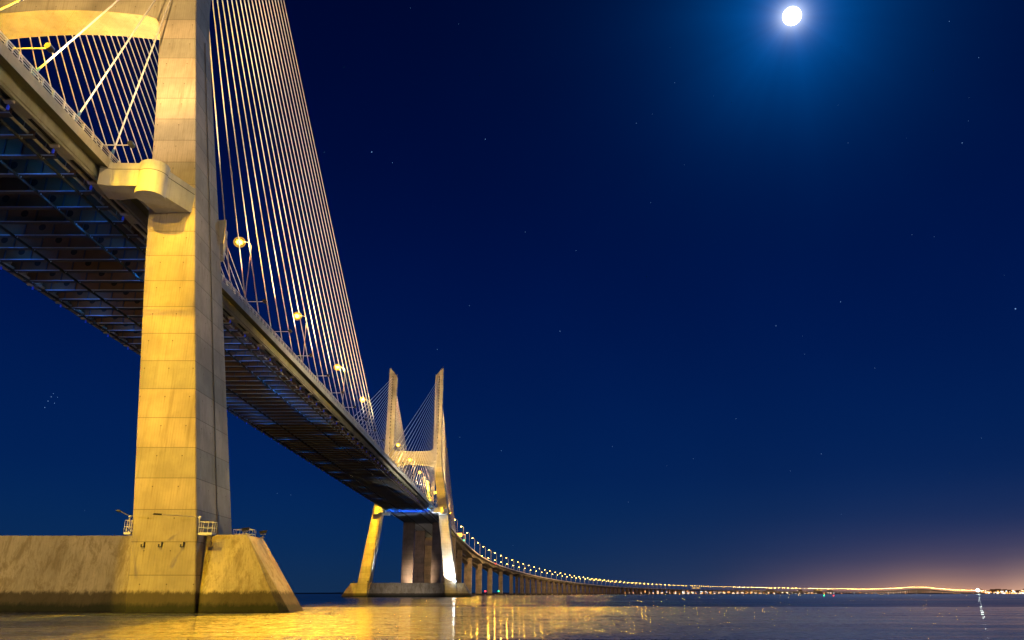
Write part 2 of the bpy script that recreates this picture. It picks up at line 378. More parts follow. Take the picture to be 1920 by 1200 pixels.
# ---- pylons
PROF = [(-2.6,31.8,7.5,6.25),(7,30.5,7.1,5.8),(38,25.75,6.3,4.95),(48,24.25,6.0,4.45),(65,21.6,5.45,3.45),(80,19.3,5.15,2.75),(84,18.85,5.2,2.65),(90,18.6,5.3,2.6),(139.8,18.4,5.3,2.25)]
def prof(z):
    for a, b in zip(PROF, PROF[1:]):
        if z <= b[0]:
            u = (z-a[0])/(b[0]-a[0]); return [a[i]+(b[i]-a[i])*u for i in (1,2,3)]
    return PROF[-1][1:]
SZ = [140.4,138.6,136.7,134.9,133.0,131.0,129.2,127.2,125.4,123.5,121.6,119.6,117.7,115.8,113.7,111.5,109.3,107.0,104.5,102.3,98.7,95.0,91.5,88.2][::-1]
SZ = [z-1.0 for z in SZ]
def pylon(PD, label):
    mb = MB()
    for sd in (1,-1):
        rings = []
        for z, o_, w_, h in PROF:
            xo, xi = CX+sd*o_, CX+sd*(o_-w_)
            ch = .12
            rings.append([(xo-sd*ch,PD-h,z+ZW),(xo,PD-h+ch,z+ZW),(xo,PD+h-ch,z+ZW),(xo-sd*ch,PD+h,z+ZW),(xi+sd*ch,PD+h,z+ZW),(xi,PD+h-ch,z+ZW),(xi,PD-h+ch,z+ZW),(xi+sd*ch,PD-h,z+ZW)])
        mb.loft(rings)
        # slanted head: high on the outside
        o_, w_, h = 18.4, 5.3, 2.25
        xo, xi = CX+sd*o_, CX+sd*(o_-w_); z = 139.8+ZW
        mb.prism([(xo,z),(xo,z+5.6),(xo-sd*.9,z+5.6),(xi+sd*.5,z+.9),(xi,z+.0)], 'y', PD-h, PD+h)
        # fillets where the cross beam meets the legs
    n = 28; top = []; bot = []
    xin = lambda z: prof(z)[0]-prof(z)[1]
    for k in range(n+1):
        u = -1+2*k/n
        au = abs(u)
        zb = 80.3-1.5*au**2 - (1.3*max(0,(au-.88)/.12)**2)
        ztp = 88.6+.6*au**2 + (3.8*max(0,(au-.74)/.26)**2.4)
        x = CX+u*(14.7); top.append((x, ztp+ZW)); bot.append((x, zb+ZW))
    h = 2.66
    fr = []; 
    vs = [(x,PD-h,z) for x,z in top]+[(x,PD-h,z) for x,z in bot]+[(x,PD+h,z) for x,z in top]+[(x,PD+h,z) for x,z in bot]
    N = n+1; fs = []
    for k in range(n):
        fs += [(k,k+1,N+k+1,N+k),(2*N+k,3*N+k,3*N+k+1,2*N+k+1),(k,2*N+k,2*N+k+1,k+1),(N+k,N+k+1,3*N+k+1,3*N+k)]
    mb.add(vs, fs)
    p = mb.build('pylon', M['pylon'], bridge); tag(p, label)
    # dark blocks stand in for the shade in the mast anchor recesses
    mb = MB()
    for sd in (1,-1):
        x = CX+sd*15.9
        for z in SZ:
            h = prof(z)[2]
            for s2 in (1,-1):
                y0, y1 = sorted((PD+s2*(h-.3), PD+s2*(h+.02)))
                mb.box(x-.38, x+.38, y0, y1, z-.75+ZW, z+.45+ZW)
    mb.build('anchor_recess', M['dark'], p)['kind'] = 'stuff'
    # mast head kit
    mb = MB()
    for sd in (1,-1):
        x = CX+sd*17.9; mb.tube((x,PD,145.2+ZW),(x,PD,147.3+ZW), .06); mb.box(x-.5,x+.4,PD-.6,PD+.6,145.35+ZW,146.1+ZW)
        x = CX+sd*13.2; mb.tube((x,PD-1,140+ZW),(x,PD-1,141.8+ZW), .08)
    mb.build('mast_head_fitting', M['whitem'], p)
    # rain pipe up the outer face
    for sd in (1,-1):
        mb = MB(); zs = [6.6]+[z for z in range(12, 82, 5)]
        for a, b in zip(zs, zs[1:]):
            mb.tube((CX+sd*(prof(a)[0]+.10), PD+.5, a+ZW), (CX+sd*(prof(b)[0]+.10), PD+.5, b+ZW), .07, 6)
        mb.build('rain_pipe', M['pipe'], p)
    # lateral fairings at deck level
    for sd in (1,-1):
        for s2 in (1,-1):
            mb = MB(); X = lambda x: CX+sd*(x+(.95 if s2 < 0 and x > -48 else 0)-CX); Y = lambda y: PD-s2*(94-y)
            cx_, cy_, r = X(-44.7), Y(84.9), 1.78
            circ = [(cx_+r*math.cos(a), cy_+r*math.sin(a)) for a in [i*math.pi/20 for i in range(40)]]
            zz = zt(PD)-50.6+ZW
            mb.prism(circ, 'z', 46.1+zz, 50.35+zz, 0)
            mb.prism([(cx_+(r-.12)*math.cos(a), cy_+(r-.12)*math.sin(a)) for a in [i*math.pi/20 for i in range(40)]], 'z', 50.35+zz, 50.5+zz, 0)
            mb.prism([(X(-50.45),Y(83.1)),(X(-49.2),Y(83.5)),(X(-44.6),Y(83.55)),(X(-44.6),Y(86.2)),(X(-49.4),Y(87.2)),(X(-50.9),Y(86.9))], 'z', 46.95+zz, 50.1+zz, 0)
            mb.prism([(X(-43.1),Y(84.6)),(X(-41.35),Y(89.55)),(X(-46.0),Y(89.55)),(X(-46.35),Y(85.6))], 'z', 46.3+zz, 49.85+zz, 0)
            # seam
            mb.prism([(cx_+(r+.012)*math.cos(a), cy_+(r+.012)*math.sin(a)) for a in [i*math.pi/20 for i in range(40)]], 'z', 49.05+zz, 49.12+zz, 1)
            mb.prism([(X(-50.46),Y(83.085)),(X(-49.2),Y(83.485)),(X(-44.6),Y(83.535)),(X(-44.6),Y(84.5)),(X(-50.3),Y(84.5))], 'z', 49.2+zz, 49.27+zz, 1)
            mb.prism([(X(-43.085),Y(84.6)),(X(-41.335),Y(89.5)),(X(-43.5),Y(89.5)),(X(-44),Y(84.6))], 'z', 48.95+zz, 49.03+zz, 1)
            mb.build('bearing_fairing', [M['fairing'],M['seam']], p, smooth=False)
            for pl in p.children[-1].data.polygons: pass
    return p
p1 = pylon(DN, 'near concrete pylon with broad leg rising past white drum fairing')
p2 = pylon(DF, 'far concrete H pylon seen whole with slanted mast heads')

# ---- foundations
def foundation(PD, label):
    mb = MB(); T, B = 6.3+ZW, -.6; dT, dB = 3.6, 4.9
    def hexa(x0t,x1t,x0b,x1b,ft,fb,mi=0,T=T):
        mb.add([(x0b,PD-fb,B),(x1b,PD-fb,B),(x1b,PD+fb,B),(x0b,PD+fb,B),(x0t,PD-ft,T),(x1t,PD-ft,T),(x1t,PD+ft,T),(x0t,PD+ft,T)],
               [(0,3,2,1),(4,5,6,7),(0,1,5,4),(1,2,6,5),(2,3,7,6),(3,0,4,7)], mi)
    hexa(CX-25.5, CX+25.5, CX-25.5, CX+25.5, 1.6, 3.2)           # wall between the legs
    hexa(CX-30.2, CX-25.5, CX-30.2, CX-25.5, 2.8, 3.8, T=T-.01); hexa(CX+25.5, CX+30.2, CX+25.5, CX+30.2, 2.8, 3.8, T=T-.01)
    for sd in (1,-1):
        # end blocks: top edge, pyramidal facets
        xl = CX+sd*30.2; xm = CX+sd*35.3; xa = CX+sd*32.2; xb = CX+sd*41.4
        v = [(xl,PD-3.15,T),(xm,PD-3.0,T),(xm,PD+3.0,T),(xl,PD+3.15,T),            # 0-3 top
             (xl,PD-4.6,B),(xa,PD-6.0,B),(xb-sd*.9,PD-4.1,B),(xb,PD-3.0,B),          # 4-7 front bottom
             (xb,PD+3.0,B),(xb-sd*.9,PD+4.1,B),(xa,PD+6.0,B),(xl,PD+4.6,B)]
        f = [(0,1,2,3),(0,4,5,1),(5,6,1),(6,7,1),(7,8,2,1),(8,9,2),(9,10,2),(10,11,3,2),(0,3,11,4),(4,11,10,9,8,7,6,5)]
        mb.add(v, f)
        mb.box(*sorted((xl+sd*.3, xl+sd*1.2)), PD-3.35, PD-3.0, T-1.6, T-.03)
    o = mb.build('foundation', M['base'], bridge); tag(o, label)
    return o
f1 = foundation(DN, 'near pylon footing wall with tide stained faces and sloping end block')
f2 = foundation(DF, 'far pylon footing wall on the water')
# inspection cages at the leg corners, hooks, kit on the near footing
def cage(x, y, z, w_, d_, h_, par):
    mb = MB(); r = .026
    mb.box(x, x+w_, y, y+d_, z-.25, z, 0)
    for zz in (z+.55, z+h_):
        for a, b in (((x,y),(x+w_,y)),((x+w_,y),(x+w_,y+d_)),((x+w_,y+d_),(x,y+d_)),((x,y+d_),(x,y))):
            mb.tube((a[0],a[1],zz),(b[0],b[1],zz), r, 6)
    for i in range(4):
        u = i/3
        for yy in (y, y+d_): mb.tube((x+w_*u,yy,z),(x+w_*u,yy,z+h_), r, 6)
    for u in (.5,): 
        for xx in (x, x+w_): mb.tube((xx,y+d_*u,z),(xx,y+d_*u,z+h_), r, 6)
    return mb.build('inspection_cage', M['whitem'], par)
cage(-34.55, 88.1, 8.35, 1.5, 1.3, 1.15, f1); cage(-42.75, 88.0, 8.4, .75, 1.2, 1.25, f1); cage(-34.3, 98.4, 8.35, 2.4, 1.2, 1.1, f1)
for x in (-40.4, -38.5, -36.1):
    mb = MB(); mb.box(x-.2,x+.2,87.9,88.35,6.78,6.86); mb.box(x-.2,x-.14,87.9,88.2,6.86,7.1); mb.box(x+.1,x+.18,87.9,88.3,6.86,7.35)
    mb.build('mooring_hook', M['blackm'], f1)
# lamp arms reaching in front of the leg
def lamp_arm(a, b, label):
    e = empty('lamp_arm', a); tag(e, label, 'lamp arm')
    b = Vector(b)-Vector(a)
    mb = MB(); mb.tube((0,0,0), b, .05, 8); mb.tube((0,0,-.6),(0,0,.1), .06, 8); mb.box(-.12,.12,-.1,.3,-.1,.1); mb.build('arm', M['galv'], e)
    dn = b.normalized(); s = dn.cross(Vector((0,0,1))).normalized()
    mb = MB(); q = [b+s*.05, b+s*.17+dn*.25, b+s*.15+dn*.85, b-s*.15+dn*.85, b-s*.17+dn*.25, b-s*.05]
    mb.loft([[p+Vector((0,0,-.08)) for p in q],[p+Vector((0,0,.08)) for p in q]]); mb.build('lamp_head', M['blackm'], e)
lamp_arm((-34.55,88.0,10.0), (-37.6,85.2,10.0), 'thin lamp arm with black head reaching across the near pylon leg')
lamp_arm((-42.3,88.0,10.1), (-41.8,84.6,10.25), 'short lamp arm with black head beside the left cage')
def plinth_flood(x, y, z, label, s=1.0, ry=.5, group=None):
    e = empty('floodlight', (x,y,z)); tag(e, label, 'floodlight', group)
    mb = MB(); mb.box(-.2*s,.2*s,-.2*s,.2*s,0,.07*s); mb.tube((0,0,.05*s),(0,0,.42*s), .05*s); mb.box(-.3*s,.3*s,-.04*s,.04*s,.38*s,.45*s)
    mb.build('stand', M['pipe'], e)
    mb = MB(); mb.box(-.42*s,.38*s,-.3*s,.3*s,-.1*s,.14*s); mb.box(-.5*s,.46*s,-.36*s,.36*s,.14*s,.2*s)
    o = mb.build('lamp_head', M['blackm'], e, loc=(0,0,.62*s)); o.rotation_euler = (0,-.18,.3); return e
plinth_flood(-30.6, 91.8, 8.3, 'black floodlight on the near footing, closest to the pylon leg')
plinth_flood(-29.9, 96.2, 8.3, 'black floodlight at the outer end of the near footing')
for k in range(3): plinth_flood(CX-24+k*3.3 if k<2 else CX-33.5, 506.5 if k<2 else 510, 8.9-.6, 'tiny floodlight on the far footing beside its left leg', 1.3, group='floodlights on the far footing')

# ---- side span piers
for D in (576, 647, DE-1.5):
    for x0, x1 in ((-78.3,-70.2),(-57.2,-50.2)):
        mb = MB(); rings = []
        for z, g in ((-3.5,.0),(47.0+zt(D)-50.6,.0)):
            c_ = .25
            rings.append([(x0+c_,D-1.8,z+ZW),(x1-c_,D-1.8,z+ZW),(x1,D-1.8+c_,z+ZW),(x1,D+1.8-c_,z+ZW),(x1-c_,D+1.8,z+ZW),(x0+c_,D+1.8,z+ZW),(x0,D+1.8-c_,z+ZW),(x0,D-1.8+c_,z+ZW)])
        mb.loft(rings); mb.box(x0+.6,x0+1.8,D-.8,D+.8,47.0+zt(D)-50.6+ZW,48.05+zt(D)-50.6+ZW); mb.box(x1-1.8,x1-.6,D-.8,D+.8,47.0+zt(D)-50.6+ZW,48.05+zt(D)-50.6+ZW)
        mb.build('side_pier', M['pier'], bridge)
    mb = MB(); mb.box(-84,-46,D-5,D+5,-1,1.4); mb.build('pier_cap', M['base'], bridge)
    if D > 640:
        z1 = 40+ZW; mb = MB(); mb.box(-70.2,-57.2,D-1.2,D+1.2,z1-3.5,z1); mb.build('tie_beam', M['pier'], bridge)

# ---- stay cables
stays = []
for PD in (DN, DF):
    for sd in (1,-1):
        for s2 in (1,-1):
            for k in range(24):
                yd = PD+s2*(9.4+8.35*k)
                if yd > DE-1: continue
                zd = zt(yd)+.75+ZW; h = prof(SZ[k])[2]
                a = Vector((CX+sd*15.1, yd, zd)); b = Vector((CX+sd*15.9, PD+s2*(h-.15), SZ[k]+ZW))
                rank = (a.y if PD == DN else 900) + (0 if sd > 0 else 150) + (0 if PD==DN and s2>0 else (0 if (PD==DN and k<5) else 2000 if PD==DN else 200))
                stays.append((rank, a, b, PD, sd, s2, k))
stays.sort(key=lambda s: s[0])
rest = MB()
for i, (rk, a, b, PD, sd, s2, k) in enumerate(stays):
    rr = .108 if PD == DN else .13
    sag = Vector((0,0,-(b-a).length*.004))
    mb = MB() if i < 99 else rest
    pts = [a+(b-a)*u+sag*4*u*(1-u) for u in [j/6 for j in range(7)]]
    dirn = (b-a).normalized(); u_ = dirn.orthogonal().normalized(); w_ = dirn.cross(u_)
    mb.loft([[p+(u_*math.cos(q)+w_*math.sin(q))*rr for q in [2*math.pi*j/8 for j in range(8)]] for p in pts], 0)
    if i < 99:
        st = mb.build('stay_cable', M['cable'], bridge, smooth=True)
        sb = MB(); sb.tube(a-dirn*1.0, a+dirn*.7, .24, 10); sb.tube(a+dirn*.7, a+dirn*1.5, .20, 10, .15)
        sb.build('cable_socket', M['socket'], st, smooth=True)
o = rest.build('far_stay_cables', M['cable'], bridge); o['kind'] = 'stuff'

# outrigger floodlights along the right edge: arm + round head
def outrigger_proto():
    e = empty('outrigger_floodlight')
    mb = MB(); mb.tube((0,0,0),(3.3,0,0), .07, 8); mb.tube((0,0,-.9),(0,0,.12), .08, 8); mb.build('arm', M['whitem'], e)
    mb = MB(); mb.ball((3.62,0,.1), .30, 12); mb.tube((3.62,-.38,.1),(3.62,.38,.1), .34, 14); mb.box(3.3,3.5,-.05,.05,-.1,.12); mb.build('lamp_head', M['blackm'], e, smooth=True)
    return e
outs = []; proto = None
OD = [64.0, 81.7] + [135.5+17.7*k for k in range(0,9)] + [330+17.7*k for k in range(0,10)] + [540+17.7*k for k in range(0,10)]
for i, D in enumerate(OD):
    o = outrigger_proto() if i == 0 else copy_tree(outs[0])
    o.location = (-50.0, D, zt(D)+.9+ZW); outs.append(o)
    lab = 'round floodlight on a thin white arm reaching out from the deck edge beside the cables'
    if D < 70: lab = 'round floodlight on white arm at the top left corner under the arch'
    elif D < 90: lab = 'round floodlight on white arm just left of the white drum fairing'
    elif D < 140: lab = 'first floodlight on a white arm to the right of the near pylon leg'
    elif D < 158: lab = 'second floodlight on a white arm to the right of the near pylon leg'
    elif D < 175: lab = 'third floodlight on a white arm to the right of the near pylon leg'
    elif D > 530: lab = 'tiny floodlight arm on the deck edge beyond the far pylon'
    elif D > 325: lab = 'small floodlight arm at the deck edge just before the far pylon'
    tag(o, lab, 'floodlight', 'floodlights on outrigger arms along the deck edge')

# ------------------------------------------------------------------ approach viaduct (curves away to the right)
RE = [(861.7,1003,706),(882.5,1026,790),(889.8,1035.3,830),(915.8,1050.5,930),(926.7,1056.5,975),(959,1067.8,1100),(991.7,1076.5,1230),(1024,1084,1360),(1056.7,1089.5,1490),(1089,1093.8,1640),(1121.7,1097.7,1810),(1165,1101.4,2060),(1238.7,1104.7,2470),(1312,1106.4,2800),(1425,1108.2,3200),(1560,1109.4,3700),(1645,1109.9,4150),(1690,1107.3,4450),(1728.7,1104.6,4750),(1765,1107.2,5150),(1795,1110.2,5550),(1850,1110.9,6200)]
pts = []
for i, (x, y, wv) in enumerate(RE):
    X = (x-960)/f_px*wv; a = (600-y)/f_px*wv; Z = wv*sth+a*cth; Y = wv*cth-a*sth
    pts.append(Vector((X, Y, Z)))
pts[0] = Vector((CX+HW, DE+.3, zt(DE)))
pts = [Vector((CX+HW, DE-60, zt(DE-60)))]+pts
# light smoothing of the raw points
for _ in range(2):
    q = [p.copy() for p in pts]
    for i in range(2, len(pts)-1):
        if i in (19,): continue
        pts[i] = q[i]*.6+(q[i-1]+q[i+1])*.2 if i < 15 else q[i]*.8+(q[i-1]+q[i+1])*.1
def cat(p0,p1,p2,p3,t):
    return .5*((2*p1)+(-p0+p2)*t+(2*p0-5*p1+4*p2-p3)*t*t+(-p0+3*p1-3*p2+p3)*t**3)
dense = []
for i in range(1, len(pts)-1):
    p3 = pts[i+2] if i+2 < len(pts) else pts[i+1]*2-pts[i]
    for k in range(30): dense.append(cat(pts[i-1],pts[i],pts[i+1],p3,k/30))
dense.append(pts[-1])
S = [0]
for a, b in zip(dense, dense[1:]): S.append(S[-1]+(b.xy-a.xy).length)
def at(s):
    import bisect
    i = min(max(bisect.bisect_right(S, s)-1, 0), len(S)-2); u = (s-S[i])/max(1e-6,S[i+1]-S[i]); p = dense[i].lerp(dense[i+1], u)
    i0, i1 = max(0,i-12), min(len(dense)-1,i+12); d_ = (dense[i1]-dense[i0]); d_.z = 0; d_.normalize(); return p, d_
LT = S[-1]
def off(s, lat, z):           # lat measured to the left of the right edge
    p, d_ = at(s); n = Vector((d_.y,-d_.x,0)); return Vector((p.x,p.y,0))-n*lat+Vector((0,0,p.z+z+ZW))
via = empty('approach_viaduct', (CX, DE, 0)); tag(via, 'long low viaduct curving away right to the horizon on many piers', 'viaduct')
def vb(mb, name, mats, smooth=False):
    o = mb.build(name, mats, via, smooth); o.matrix_parent_inverse = Matrix.Translation(via.location).inverted(); return o
spans = []; s = 0.0
while s < LT-50:
    L = 78 if s < 480 else 44.3
    spans.append((s, L)); s += L
SEND = s
stations = []
for s0, L in spans:
    nn = 8 if s0 < 480 else 2
    for k in range(nn): stations.append((s0+L*k/nn, (abs(2*k/nn-1)**2) if s0 < 480 else 0, s0))
stations.append((SEND,0,SEND))
mb = MB(); mf = MB(); mr = MB(); ml = MB()
rings = {k:[] for k in 'abcdef'}
for s, hch, s0 in stations:
    s = min(s, LT-1); dep = (2.4+2.6*hch) if s0 < 480 else 2.6
    if s > 5200: dep = 2.8
    for key, sh in (('a',0),('b',16.4)):
        rings[key].append([off(s,sh+.05,-.9),off(s,sh+.05,-.55),off(s,sh+15.1,-.55),off(s,sh+15.1,-.9),off(s,sh+11.2,-1.5),off(s,sh+10.6,-.6-dep),off(s,sh+4.4,-.6-dep),off(s,sh+3.6,-1.5)])
    rings['c'].append([off(s,0,-1.1),off(s,0,.05),off(s,.35,.05),off(s,.35,-1.1)])
    rings['d'].append([off(s,31.2,-1.1),off(s,31.2,.05),off(s,31.55,.05),off(s,31.55,-1.1)])
    rings['e'].append([off(s,1.8,-.55),off(s,1.85,.5),off(s,2.1,.5),off(s,2.3,-.55)])
    rings['f'].append([off(s,29.2,-.55),off(s,29.45,1.2),off(s,29.7,1.2),off(s,29.9,-.55)])
for k in 'ab': mb.loft(rings[k])
for k in 'cd': mf.loft(rings[k])
for k in 'ef': mr.loft(rings[k])
vdeck = vb(mb, 'deck', M['via']); vb(mf, 'parapet', M['parapet']); vb(mr, 'crash_barrier', M['fascia'])
# railing
def colm(s, lat0, lat1, halfd, ztop, mbx):
    a = off(s-halfd, lat0, 0); b = off(s-halfd, lat1, 0); c_ = off(s+halfd, lat1, 0); d_ = off(s+halfd, lat0, 0)
    mbx.loft([[Vector((p.x,p.y,-1.5)) for p in (a,b,c_,d_)],[Vector((p.x,p.y,p.z+ztop)) for p in (a,b,c_,d_)]])
rest = MB(); cnt = 0; caps = MB()
for i, (s0, L) in enumerate(spans[1:], 1):
    pass
    for sh in (0, 16.4):
        dep = 5.0 if s0 <= 480 else 2.6
        m_ = MB() if cnt < 98 else rest
        colm(s0, sh+5.2, sh+9.8, 1.5 if s0 < 480 else .9, -.62-dep, m_)
        if cnt < 98: vb(m_, 'pier', M['pier']); cnt += 1
    a = [off(s0-4.5,1,0),off(s0-4.5,30,0),off(s0+4.5,30,0),off(s0+4.5,1,0)]
    caps.loft([[Vector((p.x,p.y,-1)) for p in a],[Vector((p.x,p.y,1.5)) for p in a]])
vb(rest, 'far_piers', M['pier'])['kind'] = 'stuff'
vb(caps, 'pile_caps', M['base'])['kind'] = 'stuff'

# ------------------------------------------------------------------ street lamps
def lamp_proto(lit=M['sodium'], rb=.34, pole=.11):
    e = empty('street_lamp')
    mb = MB(); mb.tube((0,0,0),(0,0,12.6), pole*1.3, 8, pole*.7); mb.tube((0,0,12.6),(-.5,0,13.3), pole*.7, 8); mb.tube((-.5,0,13.3),(-2.0,0,13.6), pole*.7, 8); mb.box(-.25,.25,-.25,.25,0,.3); mb.build('pole', M['galv'], e)
    mb = MB(); mb.box(-3.0,-1.8,-.28,.28,13.55,13.75); mb.build('lamp_housing', M['galv'], e)
    mb = MB(); mb.ball((-2.4,0,13.4), rb, 12, .7); core = mb.build('lens', lit, e, smooth=True)
    if rb > .6: mb = MB(); mb.ball((-2.4,0,13.4), rb*1.9, 16, .9); mb.build('glow_halo', M['glow_shell'], e, smooth=True)  # added shell that paints the halo round the lens
    return e
LD = [4.0,48.0,136,178.6,224.7,266.5,357,400,445,490,540,585,630,675]
base_lamp = lamp_proto(rb=.61, pole=.085)
names = {136:'lit street lamp above the deck, first to the right of the near pylon',178.6:'brightest lit street lamp, second to the right of the near pylon',224.7:'third lit street lamp right of the near pylon, among the cables',266.5:'fourth lit street lamp, beside the outermost cable of the near fan',
 357:'lit street lamp in front of the left mast of the far pylon',400:'lit street lamp just above the far pylon cross beam',445:'lit street lamp below the far cross beam, upper one',490:'lit street lamp below the far cross beam, lower one'}
for i, D in enumerate(LD):
    o = base_lamp if i == 0 else copy_tree(base_lamp)
    o.location = (-50.9+1.0, D, zt(D)+ZW); 
    if D > 100: o.location.x = -50.3
    tag(o, names.get(D, 'lit street lamp on the deck beyond the far pylon' if D > 500 else 'street lamp on the near side span above the edge of the view'), 'street lamp', 'street lamps along the bridge')
for D in (48.0, 466.0):
    o = copy_tree(base_lamp); o.location = (CX-15.2, D, zt(D)+ZW); o.rotation_euler.z = math.pi
    tag(o, 'street lamp on the far edge of the bridge deck', 'street lamp', 'street lamps along the bridge')
far_proto = None; via_lamp = None; far2 = None; cnt = 0; restl = MB(); n_l = 0
s = 8.0; k = 0
while s < LT-10:
    for row in (0,1):
        lat = .6 if row == 0 else 31.0
        p = off(s, lat, 0); _, d_ = at(s); rz = math.atan2(-d_.x, d_.y)
        grow = 1 if s < 1500 else (1.4 if s < 3000 else 1.8)
        if n_l < 282:
            if s < 1000:
                if via_lamp is None: o = via_lamp = lamp_proto(M['sodium_via'], .5, .13)
                else: o = copy_tree(via_lamp)
            else:
                if far_proto is None:
                    mb = MB(); mb.tube((0,0,0),(0,0,12.9), .22, 5, .16, mi=0); mb.tube((0,0,12.9),(-2.2,0,13.6), .15, 5, mi=0); mb.ball((-2.4,0,13.4), .46, 8, .8, mi=1)
                    o = far_proto = mb.build('street_lamp', [M['galv'], M['sodium_far']])
                else: o = far_proto.copy(); C.objects.link(o)
            if s > 2700:
                if far2 is None:
                    far2 = o; far2.data = far2.data.copy(); far2.data.materials[1] = M['sodium_vfar']
                else: o.data = far2.data
            o.location = p; o.rotation_euler = (0,0,rz + (math.pi if row else 0))
            if s < 3300 and random.random() > .15:
                q = off(s, 2.9 if row == 0 else 28.7, 12.6)
                light('POINT','viaduct_lamp_light', q, (1,.46,.03), random.uniform(6000,15000)*(1-.55*min(1,max(0,(s-350)/500)))*(1-.8*max(0,(s-1300)/2000)), size=.4)
            tag(o, ('small lit street lamp in the right hand row of the curving viaduct' if row == 0 else 'small lit street lamp in the left hand row of the curving viaduct'), 'street lamp', 'right row of viaduct lamps' if row == 0 else 'left row of viaduct lamps')
            n_l += 1
        else:
            restl.tube(p, p+Vector((0,0,13)), .2, 4, mi=0); restl.ball(p+Vector((0,0,13.4)), .6, 6, .8, mi=1)
    s += 44.3 if s < 3600 else 52
if restl.v: tag(restl.build('distant_street_lamps', [M['galv'],M['sodium_vfar']]), 'row of tiny street lamps at the far end of the viaduct', 'street lamps', kind='stuff')

# sign gantries over the viaduct
def gantry(s, label, small=False):
    e = empty('sign_gantry', off(s, 0, 0)); tag(e, label, 'sign gantry')
    _, d_ = at(s); e.rotation_euler.z = math.atan2(-d_.x, d_.y)
    mb = MB(); mb.box(-.3,.3,-.3,.3,0,7); mb.box(-31.5,-30.9,-.3,.3,0,7); mb.box(-31.5,.3,-.3,.3,6.4,7.1); mb.build('frame', M['whitem'], e)
    mb = MB(); mb.box(-13,-3,-.5,-.32,4.6,8.4); mb.box(-28,-18,-.5,-.32,4.6,8.4); mb.build('sign_panel', M['sign'], e)
import bisect
def s_at_px(px):
    best = min(range(len(dense)), key=lambda i: abs(960+f_px*dense[i].x/(dense[i].y*cth+dense[i].z*sth)-px)); return S[best]
gantry(s_at_px(1313), 'yellow lit sign gantry spanning the viaduct, nearer one'); gantry(s_at_px(1543), 'yellow lit sign gantry spanning the viaduct, farther one')
gantry(60, 'lit sign gantry just past the end of the cable stayed span')
# warm work light / green lamp at the joint
def nav(x, y, wv, m, label, r=.6, h=0):
    X = (x-960)/f_px*wv; a = (600-y)/f_px*wv; Z = wv*sth+a*cth+ZW; Y = wv*cth-a*sth
    e = empty('navigation_light', (X,Y,Z)); tag(e, label, 'navigation light')
    mb = MB(); mb.tube((0,0,-1.6),(0,0,-.3), .12); mb.box(-.4,.4,-.4,.4,-1.8,-1.5); mb.build('post', M['blackm'], e)
    mb = MB(); mb.ball((0,0,0), r, 10); mb.build('lens', m, e, smooth=True)
nav(910,1108.5,860, M['red_lamp'], 'red navigation light low between the viaduct piers', .75); nav(935,1108.5,960, M['green_lamp'], 'green navigation light low between the viaduct piers', .75)
nav(1545,1116.6,700, M['green_lamp'], 'green navigation light alone on the open water', .4); nav(1563,1117.0,700, M['red_lamp'], 'red navigation light alone on the open water', .4)
nav(870,1013,715, M['green_lamp'], 'green light at the deck joint past the far pylon', .5); nav(929,1057,960, M['red_lamp'], 'red light on the viaduct parapet', .5)
nav(1094,1112,2100, M['white_lamp'], 'small white light under the viaduct', .5)

